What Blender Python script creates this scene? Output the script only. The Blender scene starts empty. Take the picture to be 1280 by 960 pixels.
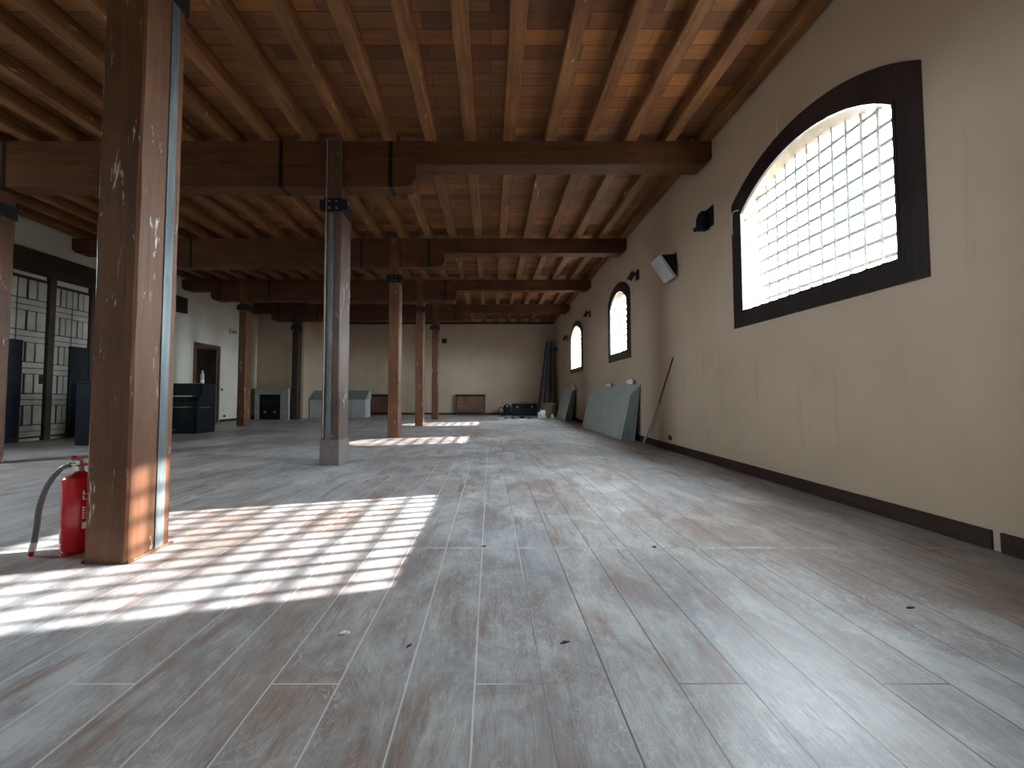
import bpy, bmesh, math, random
from mathutils import Vector, Matrix, Euler
random.seed(7)
S = bpy.context.scene
COL = S.collection

# ------------------------------------------------------------------ camera
cam_d = bpy.data.cameras.new('camera')
cam = bpy.data.objects.new('camera', cam_d)
COL.objects.link(cam)
cam_d.sensor_width = 36.0
cam_d.lens = 470.0 / 1280.0 * 36.0
cam_d.shift_x = (640 - 613.33) / 1280.0
cam_d.shift_y = (475.54 - 480) / 1280.0
cam_d.clip_start = 0.05
cam.location = (0, 0, 1.0)
cam.rotation_euler = (math.pi / 2 + 0.0385, 0, 0)
S.camera = cam

# ------------------------------------------------------------------ light and exposure
SKY_STRENGTH = 12.5
GROUND = (0.10, 0.092, 0.080)
SUN_ENERGY = 3.8
EXPOSURE = 2.92
vs = S.view_settings
vs.view_transform = 'Standard'
vs.look = 'None'
vs.gamma = 1.0
vs.use_curve_mapping = False
vs.exposure = EXPOSURE
S.cycles.use_denoising = True
S.cycles.max_bounces = 14
S.cycles.diffuse_bounces = 8
S.cycles.glossy_bounces = 4
S.cycles.transparent_max_bounces = 12
S.cycles.sample_clamp_indirect = 8.0
S.cycles.caustics_reflective = False
S.cycles.caustics_refractive = False

world = bpy.data.worlds.new('sky')
S.world = world
world.use_nodes = True
wn = world.node_tree
wbg = wn.nodes['Background']
wtc = wn.nodes.new('ShaderNodeTexCoord'); wsp = wn.nodes.new('ShaderNodeSeparateXYZ')
wn.links.new(wtc.outputs['Generated'], wsp.inputs[0])
wrm = wn.nodes.new('ShaderNodeValToRGB')
wmr = wn.nodes.new('ShaderNodeMapRange'); wmr.inputs[1].default_value = -1; wmr.inputs[2].default_value = 1
wn.links.new(wsp.outputs['Z'], wmr.inputs[0]); wn.links.new(wmr.outputs[0], wrm.inputs['Fac'])
wrm.color_ramp.elements[0].position = 0.46; wrm.color_ramp.elements[0].color = (*GROUND, 1)     # sunlit yard below the horizon
wrm.color_ramp.elements[1].position = 0.52; wrm.color_ramp.elements[1].color = (0.77, 0.915, 1.0, 1)   # bright hazy sky
wn.links.new(wrm.outputs['Color'], wbg.inputs['Color'])
wbg.inputs['Strength'].default_value = SKY_STRENGTH

SUN_DIR = Vector((-1.0, -0.253, -0.559)).normalized()
sun_d = bpy.data.lights.new('sun', 'SUN')
sun_d.energy = SUN_ENERGY
sun_d.angle = math.radians(0.6)
sun_d.color = (1.0, 0.985, 0.96)
sun = bpy.data.objects.new('sun', sun_d)
COL.objects.link(sun)
sun.rotation_euler = SUN_DIR.to_track_quat('-Z', 'Y').to_euler()
sun.location = (30, 8, 20)

# ------------------------------------------------------------------ dimensions (m)
XW = 3.253           # right wall
XL = -10.0           # left wall
YN = -4.0            # wall behind the camera
YB = 19.2            # far wall
YJ, XJ = 16.05, -8.0  # jog of the far wall on the left
ZT = 4.73            # underside of the joists
JH = 0.19            # joist height
ZB, ZC = 4.377, 4.05  # underside of beam, of corbel
BEAMS = [2.29, 5.39, 8.84, 12.035, 15.385]
BD = 0.26
WT = 0.22            # wall thickness at the windows

# ------------------------------------------------------------------ materials
class N:
    def __init__(s, name):
        s.m = bpy.data.materials.new(name)
        s.m.use_nodes = True
        s.t = s.m.node_tree
        s.b = s.t.nodes['Principled BSDF']
    def new(s, typ, **kw):
        n = s.t.nodes.new(typ)
        for k, v in kw.items():
            setattr(n, k, v)
        return n
    def link(s, a, b):
        s.t.links.new(a, b)
    def setv(s, sock, v):
        if hasattr(v, 'is_linked') or isinstance(v, bpy.types.NodeSocket):
            s.link(v, sock)
        else:
            sock.default_value = v
    def coord(s, kind='Object', scale=(1, 1, 1), rot=(0, 0, 0), rnd=False):
        tc = s.new('ShaderNodeTexCoord')
        o = tc.outputs[kind]
        if rnd:
            oi = s.new('ShaderNodeObjectInfo')
            mu = s.new('ShaderNodeMath', operation='MULTIPLY')
            s.link(oi.outputs['Random'], mu.inputs[0]); mu.inputs[1].default_value = 50
            ad = s.new('ShaderNodeVectorMath', operation='ADD')
            s.link(o, ad.inputs[0]); s.link(mu.outputs[0], ad.inputs[1])
            o = ad.outputs[0]
        mp = s.new('ShaderNodeMapping')
        s.link(o, mp.inputs['Vector'])
        mp.inputs['Scale'].default_value = scale
        mp.inputs['Rotation'].default_value = rot
        return mp.outputs[0]
    def noise(s, vec, scale=1.0, detail=4, rough=0.55, dist=0.0):
        n = s.new('ShaderNodeTexNoise')
        s.link(vec, n.inputs['Vector'])
        n.inputs['Scale'].default_value = scale
        n.inputs['Detail'].default_value = detail
        n.inputs['Roughness'].default_value = rough
        n.inputs['Distortion'].default_value = dist
        return n.outputs['Fac']
    def ramp(s, fac, stops):
        r = s.new('ShaderNodeValToRGB')
        s.link(fac, r.inputs['Fac'])
        e = r.color_ramp.elements
        while len(e) < len(stops):
            e.new(0.5)
        for el, (p, c) in zip(e, stops):
            el.position = p
            el.color = (*c, 1) if len(c) == 3 else c
        return r.outputs['Color']
    def grey(s, fac, a, b):
        return s.ramp(fac, [(a, (0, 0, 0)), (b, (1, 1, 1))])
    def mix(s, fac, a, b, mode='MIX'):
        n = s.new('ShaderNodeMix', data_type='RGBA', blend_type=mode)
        s.setv(n.inputs[0], fac)
        for sock, v in ((n.inputs[6], a), (n.inputs[7], b)):
            if isinstance(v, tuple):
                v = (*v, 1) if len(v) == 3 else v
            s.setv(sock, v)
        return n.outputs[2]
    def math(s, op, a, b=0.0):
        n = s.new('ShaderNodeMath', operation=op)
        s.setv(n.inputs[0], a); s.setv(n.inputs[1], b)
        return n.outputs[0]
    def base(s, c):
        s.setv(s.b.inputs['Base Color'], (*c, 1) if isinstance(c, tuple) else c)
    def bump(s, h, strength=0.3, dist=0.01):
        n = s.new('ShaderNodeBump')
        s.link(h, n.inputs['Height'])
        n.inputs['Strength'].default_value = strength
        n.inputs['Distance'].default_value = dist
        s.link(n.outputs[0], s.b.inputs['Normal'])
    def rough(s, v):
        s.setv(s.b.inputs['Roughness'], v)

def plain(name, c, rough=0.5, metal=0.0, var=0.12, scale=6.0, spec=0.5):
    """solid colour with a little procedural variation"""
    n = N(name)
    v = n.noise(n.coord(rnd=True), scale, 4)
    d = tuple(x * (1 - var) for x in c); l = tuple(min(1, x * (1 + var)) for x in c)
    n.base(n.ramp(v, [(0.3, d), (0.7, l)]))
    n.rough(rough)
    n.b.inputs['Metallic'].default_value = metal
    n.b.inputs['Specular IOR Level'].default_value = spec
    return n.m

def timber(name, dark, light, axis, flecks=0.0, rough=0.6, spec=0.35):
    n = N(name)
    sc = [16, 16, 16]; sc[axis] = 1.1
    v = n.coord(scale=tuple(sc), rnd=True)
    g = n.noise(v, 1.0, 6, 0.62, 0.6)
    col = n.ramp(g, [(0.28, dark), (0.72, light)])
    big = n.noise(n.coord(rnd=True, scale=(1, 1, 1)), 1.7, 3)
    col = n.mix(n.grey(big, 0.35, 0.7), col, n.mix(1.0, col, (0.62, 0.58, 0.56), 'MULTIPLY'))
    oi = n.new('ShaderNodeObjectInfo')
    col = n.mix(n.math('MULTIPLY', oi.outputs['Random'], 0.5), col,
                n.mix(1.0, col, (0.70, 0.66, 0.62), 'MULTIPLY'))
    # checks: fine dark cracks along the grain
    sc2 = [30, 30, 30]; sc2[axis] = 0.8
    cr = n.noise(n.coord(scale=tuple(sc2), rnd=True), 1.0, 3, 0.5, 0.3)
    col = n.mix(n.grey(cr, 0.69, 0.73), col, tuple(x * 0.35 for x in dark))
    if flecks:
        sc3 = [14, 14, 14]; sc3[axis] = 2.6
        f = n.noise(n.coord(scale=tuple(sc3), rnd=True), 1.3, 5, 0.7, 0.4)
        f2 = n.noise(n.coord(rnd=True), 2.3, 2)
        ff = n.math('MULTIPLY', n.grey(f, 0.69 - 0.09 * flecks, 0.72 - 0.09 * flecks), n.grey(f2, 0.42, 0.6))
        col = n.mix(ff, col, (0.55, 0.52, 0.47))
    n.base(col)
    n.rough(rough)
    n.b.inputs['Specular IOR Level'].default_value = spec
    n.bump(g, 0.25, 0.006)
    return n.m

BROWN_D, BROWN_L = (0.090, 0.040, 0.021), (0.22, 0.108, 0.058)
M = {}
M['joist'] = timber('joist_timber', (0.145, 0.058, 0.019), (0.34, 0.155, 0.055), 1, 0.55, 0.65)
M['beam'] = timber('beam_timber', (0.062, 0.022, 0.008), (0.14, 0.055, 0.020), 0, 0.0, 0.6)
M['post'] = timber('post_timber', (0.105, 0.040, 0.017), (0.215, 0.092, 0.042), 2, 0.8, 0.5, 0.4)
M['post_worn'] = timber('worn_post_timber', (0.070, 0.037, 0.025), (0.16, 0.098, 0.072), 2, 0.8, 0.5, 0.4)
M['dark_timber'] = timber('dark_timber', (0.024, 0.012, 0.008), (0.060, 0.032, 0.021), 1, 0.0, 0.6)
M['dark_timber_z'] = timber('dark_timber_upright', (0.035, 0.021, 0.016), (0.075, 0.045, 0.032), 2, 0.0, 0.6)
M['door_wood'] = timber('red_brown_door_timber', (0.10, 0.045, 0.026), (0.20, 0.095, 0.055), 2, 0.0, 0.5)
M['panel_wood'] = timber('panel_timber', (0.16, 0.08, 0.055), (0.27, 0.145, 0.10), 0, 0.0, 0.5)
M['frame'] = timber('window_frame_timber', (0.022, 0.016, 0.017), (0.045, 0.034, 0.034), 2, 0.0, 0.35, 0.5)
M['iron'] = plain('dark_iron', (0.022, 0.022, 0.024), 0.5, 0.6)
M['strap'] = plain('black_strap_iron', (0.012, 0.011, 0.011), 0.5, 0.5)
M['bolt'] = plain('worn_bolt_steel', (0.35, 0.35, 0.34), 0.35, 0.9)
M['cable'] = plain('grey_cable', (0.30, 0.25, 0.22), 0.5)
M['grille'] = plain('grey_painted_bars', (0.78, 0.79, 0.80), 0.5, 0.0)
M['black'] = plain('black_lacquer', (0.006, 0.009, 0.014), 0.3, 0.0, 0.1, spec=0.3)
M['blueblack'] = plain('blue_black_paint', (0.006, 0.010, 0.017), 0.5, 0.0, 0.25, spec=0.18)
M['greyblack'] = plain('dark_grey_paint', (0.016, 0.019, 0.023), 0.55, 0.0, 0.3, spec=0.2)
M['red'] = plain('red_enamel', (0.50, 0.008, 0.014), 0.22, 0.0, 0.05)
M['rubber'] = plain('black_rubber', (0.035, 0.036, 0.038), 0.45)
M['hose'] = plain('grey_rubber_hose', (0.11, 0.118, 0.122), 0.4)
M['white'] = plain('white_plastic', (0.72, 0.72, 0.70), 0.5, 0.0, 0.06)
M['chrome'] = plain('chrome', (0.7, 0.7, 0.7), 0.15, 1.0, 0.05)
M['cream'] = plain('cream_painted_wood', (0.46, 0.43, 0.37), 0.6, 0.0, 0.16, 3.0)
M['stone'] = plain('grey_plaster', (0.34, 0.33, 0.32), 0.7, 0.0, 0.12)
M['pale'] = plain('pale_grey_board', (0.42, 0.42, 0.41), 0.6, 0.0, 0.1)
M['teal'] = plain('grey_green_panel', (0.20, 0.25, 0.25), 0.35, 0.0, 0.15)
M['sheet'] = plain('dusty_grey_green_sheet', (0.37, 0.42, 0.40), 0.45, 0.0, 0.1, 2.0)
M['sheet_edge'] = plain('green_grey_sheet_edge', (0.10, 0.135, 0.12), 0.4, 0.0, 0.3, 9.0)
M['profile'] = plain('grey_steel_profile', (0.22, 0.24, 0.26), 0.5, 0.2, 0.25, 3.0)
M['profile_dark'] = plain('dark_steel_profile', (0.055, 0.06, 0.068), 0.5, 0.3, 0.25, 3.0)
M['basket'] = plain('tan_woven_cane', (0.30, 0.25, 0.165), 0.8, 0.0, 0.3, 40.0)
M['paper'] = plain('white_paper', (0.75, 0.74, 0.70), 0.8, 0.0, 0.05)
M['foam'] = plain('white_foam', (0.78, 0.78, 0.76), 0.9, 0.0, 0.05)
M['mat'] = plain('pale_dust_sheet', (0.62, 0.64, 0.63), 0.85, 0.0, 0.1)
M['bark'] = plain('brown_splinter', (0.07, 0.045, 0.03), 0.8)
M['metal_strip'] = None
M['reflector'] = plain('brushed_reflector', (0.60, 0.62, 0.62), 0.35, 0.55, 0.12, 5.0)
M['ivory'] = plain('ivory_keys', (0.8, 0.78, 0.72), 0.3, 0.0, 0.04)
M['brass'] = plain('dull_brass', (0.45, 0.35, 0.16), 0.35, 0.9)

n = N('zinc_strip')     # grey-blue steel bar with streaks and scuffs
v = n.noise(n.coord(scale=(18, 18, 2.2), rnd=True), 1.0, 5, 0.65, 0.5)
c = n.ramp(v, [(0.25, (0.07, 0.085, 0.09)), (0.55, (0.15, 0.175, 0.185)), (0.8, (0.27, 0.30, 0.31))])
n.base(c); n.rough(0.38); n.b.inputs['Metallic'].default_value = 0.35
M['metal_strip'] = n.m

n = N('clear_plastic')
n.base((0.85, 0.9, 0.92)); n.rough(0.12)
n.b.inputs['Transmission Weight'].default_value = 0.6
n.b.inputs['IOR'].default_value = 1.33
M['clear'] = n.m

n = N('window_glass')
tr = n.new('ShaderNodeBsdfTransparent'); gl = n.new('ShaderNodeBsdfGlossy'); gl.inputs['Roughness'].default_value = 0.05
mx = n.new('ShaderNodeMixShader'); mx.inputs[0].default_value = 0.05
n.link(tr.outputs[0], mx.inputs[1]); n.link(gl.outputs[0], mx.inputs[2])
n.link(mx.outputs[0], n.t.nodes['Material Output'].inputs['Surface'])
M['glass'] = n.m

def plaster(name, a, b):
    n = N(name)
    co = n.coord()
    v = n.noise(co, 0.8, 5, 0.6)
    col = n.ramp(v, [(0.3, a), (0.7, b)])
    # drips, scratches
    st = n.noise(n.coord(scale=(7, 7, 0.55)), 1.0, 4, 0.6, 0.2)
    col = n.mix(n.math('MULTIPLY', n.grey(st, 0.60, 0.72), 0.45), col, tuple(x * 0.86 for x in a))
    sc = n.noise(n.coord(scale=(9, 9, 0.35)), 1.0, 2, 0.5, 0.25)
    col = n.mix(n.math('MULTIPLY', n.grey(sc, 0.73, 0.76), 0.6), col, (0.72, 0.69, 0.64))
    n.base(col)
    n.rough(0.8)
    n.bump(n.noise(co, 14, 6, 0.6), 0.12, 0.01)
    return n.m
M['plaster'] = plaster('beige_plaster', (0.440, 0.335, 0.245), (0.525, 0.405, 0.300))
M['plaster_left'] = plaster('cream_plaster', (0.58, 0.54, 0.45), (0.68, 0.63, 0.54))

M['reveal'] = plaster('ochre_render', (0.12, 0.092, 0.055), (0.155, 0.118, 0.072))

# worn whitewashed floor boards
n = N('worn_floor_boards')
co = n.coord()
sep = n.new('ShaderNodeSeparateXYZ'); n.link(co, sep.inputs[0])
cmb = n.new('ShaderNodeCombineXYZ')
n.link(n.math('ADD', sep.outputs['Y'], 0.63), cmb.inputs[0]); n.link(n.math('ADD', sep.outputs['X'], 0.055), cmb.inputs[1])
bk = n.new('ShaderNodeTexBrick')
n.link(cmb.outputs[0], bk.inputs['Vector'])
bk.offset = 0.37; bk.offset_frequency = 3; bk.squash = 1.0
bk.inputs['Scale'].default_value = 1.0
bk.inputs['Brick Width'].default_value = 3.13
bk.inputs['Row Height'].default_value = 0.235
bk.inputs['Mortar Size'].default_value = 0.0035
bk.inputs['Mortar Smooth'].default_value = 0.2
bk.inputs['Color1'].default_value = (0, 0, 0, 1)
bk.inputs['Color2'].default_value = (1, 1, 1, 1)
bk.inputs['Mortar'].default_value = (0.5, 0.5, 0.5, 1)
# each board shifts its own grain
off = n.new('ShaderNodeVectorMath', operation='ADD')
n.link(co, off.inputs[0])
bc = n.new('ShaderNodeVectorMath', operation='SCALE'); n.link(bk.outputs['Color'], bc.inputs[0]); bc.inputs['Scale'].default_value = 9.0
n.link(bc.outputs[0], off.inputs[1])
def mapped(scale):
    mp = n.new('ShaderNodeMapping'); n.link(off.outputs[0], mp.inputs[0]); mp.inputs['Scale'].default_value = scale
    return mp.outputs[0]
grain = n.noise(mapped((34, 2.6, 1)), 1.0, 5, 0.65, 1.6)
flame = n.noise(mapped((9, 1.1, 1)), 1.0, 3, 0.5, 2.2)
wv = n.math('FRACT', n.math('MULTIPLY', flame, 16.0))
ring = n.math('ABSOLUTE', n.math('SUBTRACT', wv, 0.5))          # cathedral rings
wood = n.ramp(bk.outputs['Color'], [(0.0, (0.26, 0.160, 0.108)), (0.5, (0.32, 0.215, 0.155)), (1.0, (0.27, 0.185, 0.14))])
wood = n.mix(n.grey(grain, 0.35, 0.7), n.mix(1.0, wood, (0.72, 0.68, 0.66), 'MULTIPLY'), wood)
wash_big = n.noise(co, 0.55, 3, 0.5, 0.3)
wash_mid = n.noise(n.coord(scale=(2.4, 1.5, 1)), 1.2, 7, 0.68, 0.7)
wash_fine = n.noise(n.coord(scale=(5, 4, 1)), 2.5, 7, 0.75, 0.6)
w = n.math('ADD', n.math('MULTIPLY', wash_big, 0.9), n.math('MULTIPLY', wash_mid, 0.9))
w = n.math('ADD', w, n.math('MULTIPLY', wash_fine, 0.55))
w = n.math('ADD', w, n.math('MULTIPLY', ring, 0.26))
w = n.math('ADD', w, n.math('MULTIPLY', grain, 0.22))
wash = n.grey(n.math('MULTIPLY', w, 0.5), 0.56, 0.76)
washcol = n.mix(n.grey(wash_mid, 0.35, 0.65), (0.285, 0.345, 0.415), (0.52, 0.52, 0.51))
col = n.mix(n.math('ADD', n.math('MULTIPLY', wash, 0.80), 0.08), wood, washcol)
streak = n.noise(n.coord(scale=(30, 7, 1), rot=(0, 0, 0.5)), 1.0, 6, 0.8, 1.2)
col = n.mix(n.math('MULTIPLY', n.grey(streak, 0.60, 0.66), 0.35), col, (0.66, 0.66, 0.65))
# scribbled traces of paint and glue
vn = n.noise(n.coord(scale=(7, 4, 1)), 1.0, 3, 0.6, 1.8)
vm = n.noise(n.coord(scale=(1.1, 0.9, 1)), 1.0, 3, 0.6)
vein = n.math('LESS_THAN', n.math('ABSOLUTE', n.math('SUBTRACT', n.math('FRACT', n.math('MULTIPLY', vn, 7.0)), 0.5)), 0.07)
col = n.mix(n.math('MULTIPLY', n.math('MULTIPLY', vein, n.grey(vm, 0.44, 0.62)), 0.42), col, (0.64, 0.65, 0.66))
vein2 = n.math('LESS_THAN', n.math('ABSOLUTE', n.math('SUBTRACT', n.math('FRACT', n.math('MULTIPLY', flame, 13.0)), 0.5)), 0.10)
col = n.mix(n.math('MULTIPLY', n.math('MULTIPLY', vein2, n.ramp(vm, [(0.40, (1, 1, 1)), (0.56, (0, 0, 0))])), 0.32), col, (0.20, 0.135, 0.105))
# dark scratches
sr = n.noise(n.coord(scale=(16, 1.3, 1), rot=(0, 0, 0.25)), 1.0, 3, 0.5, 0.6)
col = n.mix(n.math('MULTIPLY', n.grey(sr, 0.70, 0.74), 0.6), col, (0.16, 0.10, 0.075))
# rust-brown patches where the wash is worn through
pr = n.noise(mapped((6.0, 1.0, 1)), 1.0, 4, 0.6, 0.8)
col = n.mix(n.math('MULTIPLY', n.grey(pr, 0.58, 0.68), 0.7), col, (0.22, 0.125, 0.085))
# grooves: filled with white dust here, dark there
gx = n.math('ADD', n.math('MULTIPLY', sep.outputs['X'], -0.9), n.math('ADD', n.math('MULTIPLY', wash_big, 2.0), -0.42))
gcol = n.mix(n.grey(gx, 0.35, 0.65), (0.07, 0.055, 0.05), (0.60, 0.60, 0.60))
col = n.mix(n.math('MULTIPLY', bk.outputs['Fac'], 0.85), col, gcol)
# filled joint across the room at every column
jm = n.math('FLOORED_MODULO', n.math('ADD', n.math('ADD', sep.outputs['Y'], 2.355), n.math('MULTIPLY', n.math('SUBTRACT', wash_mid, 0.5), 0.05)), 3.255)
jd = n.math('ABSOLUTE', n.math('SUBTRACT', jm, 1.6))
col = n.mix(n.math('MULTIPLY', n.math('LESS_THAN', jd, 0.016), n.math('MULTIPLY', n.grey(wash_fine, 0.4, 0.6), 0.6)), col, (0.58, 0.59, 0.60))
col = n.mix(n.math('MULTIPLY', n.math('LESS_THAN', jd, 0.0035), n.math('MULTIPLY', n.grey(wash_mid, 0.44, 0.54), 0.8)), col, (0.08, 0.07, 0.065))
n.base(col)
n.rough(n.math('ADD', n.math('MULTIPLY', wash_fine, 0.35), 0.26))
n.b.inputs['Specular IOR Level'].default_value = 0.5
hh = n.math('SUBTRACT', n.math('MULTIPLY', grain, 0.5), n.math('MULTIPLY', bk.outputs['Fac'], 1.0))
n.bump(hh, 0.35, 0.006)
M['floor'] = n.m

# ceiling boards
n = N('ceiling_boards')
bk = n.new('ShaderNodeTexBrick')
n.link(n.coord(), bk.inputs['Vector'])
bk.offset = 0.41; bk.offset_frequency = 2
for k, vv in (('Scale', 1.0), ('Brick Width', 1.76), ('Row Height', 0.185), ('Mortar Size', 0.004)):
    bk.inputs[k].default_value = vv
bk.inputs['Color1'].default_value = (0, 0, 0, 1); bk.inputs['Color2'].default_value = (1, 1, 1, 1); bk.inputs['Mortar'].default_value = (0.5, 0.5, 0.5, 1)
wood = n.ramp(bk.outputs['Color'], [(0.0, (0.15, 0.056, 0.020)), (0.35, (0.32, 0.120, 0.037)), (0.6, (0.27, 0.120, 0.050)), (0.82, (0.46, 0.180, 0.040)), (1.0, (0.21, 0.095, 0.040))])
g = n.noise(n.coord(scale=(1.6, 26, 1)), 1.0, 6, 0.62, 0.8)
wood = n.mix(n.grey(g, 0.3, 0.7), n.mix(1.0, wood, (0.62, 0.56, 0.52), 'MULTIPLY'), wood)
kn = n.noise(n.coord(), 1.1, 4)
wood = n.mix(n.math('MULTIPLY', n.grey(kn, 0.45, 0.75), 0.5), wood, n.mix(1.0, wood, (0.6, 0.58, 0.6), 'MULTIPLY'))
wood = n.mix(bk.outputs['Fac'], wood, (0.03, 0.018, 0.012))
n.base(wood); n.rough(0.7)
n.bump(n.math('SUBTRACT', g, bk.outputs['Fac']), 0.3, 0.006)
M['ceiling'] = n.m

# ------------------------------------------------------------------ mesh helpers (all shapes are given in room coordinates)
def box(bm, x0, x1, y0, y1, z0, z1, bev=0.0, rot=None, piv=None):
    r = bmesh.ops.create_cube(bm, size=1.0)
    vs_ = r['verts']
    for v in vs_:
        v.co = Vector(((x0 + x1) / 2 + v.co.x * (x1 - x0), (y0 + y1) / 2 + v.co.y * (y1 - y0), (z0 + z1) / 2 + v.co.z * (z1 - z0)))
    if bev:
        es = list({e for v in vs_ for e in v.link_edges})
        rb = bmesh.ops.bevel(bm, geom=es, offset=bev, segments=2, affect='EDGES', profile=0.5)
        vs_ = list({v for f in rb['faces'] for v in f.verts} | {v for v in vs_ if v.is_valid})
    if rot is not None:
        bmesh.ops.rotate(bm, verts=vs_, cent=piv, matrix=rot)
    return vs_

def cyl(bm, p0, p1, r0, r1=None, seg=16, caps=True):
    p0, p1 = Vector(p0), Vector(p1)
    r1 = r0 if r1 is None else r1
    d = p1 - p0
    mat = Matrix.Translation((p0 + p1) / 2) @ d.to_track_quat('Z', 'Y').to_matrix().to_4x4()
    return bmesh.ops.create_cone(bm, cap_ends=caps, segments=seg, radius1=r0, radius2=r1, depth=d.length, matrix=mat)['verts']

def lathe(bm, prof, c, seg=24):
    """prof: list of (radius, z); c: axis point"""
    rings = []
    for r, z in prof:
        if r < 1e-5:
            rings.append([bm.verts.new((c[0], c[1], c[2] + z))])
        else:
            rings.append([bm.verts.new((c[0] + r * math.cos(a), c[1] + r * math.sin(a), c[2] + z)) for a in [2 * math.pi * i / seg for i in range(seg)]])
    for A, B in zip(rings, rings[1:]):
        for i in range(seg):
            j = (i + 1) % seg
            if len(A) == 1 and len(B) == 1: continue
            if len(A) == 1: bm.faces.new((A[0], B[i], B[j]))
            elif len(B) == 1: bm.faces.new((A[i], A[j], B[0]))
            else: bm.faces.new((A[i], A[j], B[j], B[i]))

def tube(bm, pts, r, seg=10):
    pts = [Vector(p) for p in pts]
    rings = []
    up = Vector((0.123, 0.97, 0.2)).normalized()
    for i, p in enumerate(pts):
        t = (pts[min(i + 1, len(pts) - 1)] - pts[max(i - 1, 0)]).normalized()
        a = t.cross(up).normalized(); b = t.cross(a).normalized()
        rings.append([bm.verts.new(p + r * (math.cos(q) * a + math.sin(q) * b)) for q in [2 * math.pi * k / seg for k in range(seg)]])
    for A, B in zip(rings, rings[1:]):
        for k in range(seg):
            bm.faces.new((A[k], A[(k + 1) % seg], B[(k + 1) % seg], B[k]))
    bm.faces.new(rings[0][::-1]); bm.faces.new(rings[-1])

def prism(bm, poly, axis, a, b):
    """poly: 2-D outline in the two axes other than `axis`; extruded from a to b"""
    def P(p, h):
        q = list(p); q.insert(axis, h); return Vector(q)
    A = [bm.verts.new(P(p, a)) for p in poly]; B = [bm.verts.new(P(p, b)) for p in poly]
    bm.faces.new(A); bm.faces.new(B[::-1])
    for i in range(len(poly)):
        j = (i + 1) % len(poly)
        bm.faces.new((A[j], A[i], B[i], B[j]))

def smooth_curve(ctrl, n_=8):
    pts = []
    P = [Vector(c) for c in ctrl]
    P = [P[0] * 2 - P[1]] + P + [P[-1] * 2 - P[-2]]
    for i in range(1, len(P) - 2):
        for k in range(n_):
            t = k / n_
            a, b, c_, d = P[i - 1], P[i], P[i + 1], P[i + 2]
            pts.append(0.5 * ((2 * b) + (-a + c_) * t + (2 * a - 5 * b + 4 * c_ - d) * t * t + (-a + 3 * b - 3 * c_ + d) * t ** 3))
    pts.append(P[-2])
    return pts

def obj(name, bm, mat, parent=None, origin=None, smooth=False):
    """links bm as ONE mesh object; top level objects get their own origin, parts that of their thing"""
    bmesh.ops.recalc_face_normals(bm, faces=bm.faces)
    o_ = Vector(origin) if origin is not None else (parent['_o'] if parent is not None and '_o' in parent else Vector((0, 0, 0)))
    o_ = Vector(o_)
    for v in bm.verts:
        v.co -= o_
    me = bpy.data.meshes.new(name)
    bm.to_mesh(me); bm.free()
    if smooth:
        for p in me.polygons: p.use_smooth = True
        try: me.set_sharp_from_angle(angle=math.radians(40))
        except Exception: pass
    mats = mat if isinstance(mat, (list, tuple)) else [mat]
    for m_ in mats: me.materials.append(m_)
    ob = bpy.data.objects.new(name, me)
    COL.objects.link(ob)
    if parent is not None:
        ob.parent = parent
    else:
        ob.location = o_
    ORG[ob.name] = o_
    return ob

ORG = {}
def thing(name, label, cat, loc, group=None):
    o = bpy.data.objects.new(name, None)
    o.empty_display_size = 0.1
    COL.objects.link(o)
    o.location = loc
    ORG[o.name] = Vector(loc)
    return tag(o, label, cat, group)

def tag(o, label, cat, group=None):
    o['label'] = label; o['category'] = cat
    if group: o['group'] = group
    return o

def part(name, bm, mat, parent, smooth=False):
    return obj(name, bm, mat, parent, ORG[parent.name], smooth)

def struct(name, bm, mat, origin=(0, 0, 0)):
    o = obj(name, bm, mat, None, origin)
    o['kind'] = 'structure'
    return o

def sempty(name, loc):
    o = bpy.data.objects.new(name, None); COL.objects.link(o)
    o.location = loc; ORG[o.name] = Vector(loc); o['kind'] = 'structure'
    return o

NB = bmesh.new

# ------------------------------------------------------------------ windows: shapes
# far y, near y, sill z, spring z, apex z of the opening; trim width
WIN = {
    1: dict(y0=2.94, y1=4.765, zb=2.080, zs=3.335, za=3.705, t=0.195),
    2: dict(y0=8.86, y1=10.09, zb=2.070, zs=3.290, za=3.600, t=0.190),
    3: dict(y0=13.37, y1=15.08, zb=2.020, zs=3.250, za=3.600, t=0.160),
}
def arch(y0, y1, zb, zs, za, seg=22):
    """outline (y, z): sill, then segmental arch from y1 back to y0"""
    pts = [(y0, zb), (y1, zb)]
    w = (y1 - y0) / 2; rise = za - zs
    R = (w * w + rise * rise) / (2 * rise); cz = za - R; cyy = (y0 + y1) / 2
    a0 = math.asin(w / R)
    for i in range(seg + 1):
        a = a0 - 2 * a0 * i / seg
        pts.append((cyy + R * math.sin(a), cz + R * math.cos(a)))
    return pts

def fill_loops(bm, loops):
    """planar face with holes from closed loops of verts"""
    es = []
    for L in loops:
        for i in range(len(L)):
            p, q = L[i], L[(i + 1) % len(L)]
            es.append(bm.edges.get((p, q)) or bm.edges.new((p, q)))
    bmesh.ops.triangle_fill(bm, use_beauty=True, use_dissolve=False, edges=es)

# ------------------------------------------------------------------ room shell
bm = NB()
prism(bm, [(XL - 2.7, 0.8), (-2.40, 0.8), (-2.40, YN - 0.2), (XW + WT, YN - 0.2), (XW + WT, YB + 0.2), (XL - 2.7, YB + 0.2)], 2, -0.12, 0.0)
struct('floor', bm, M['floor'])

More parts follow.
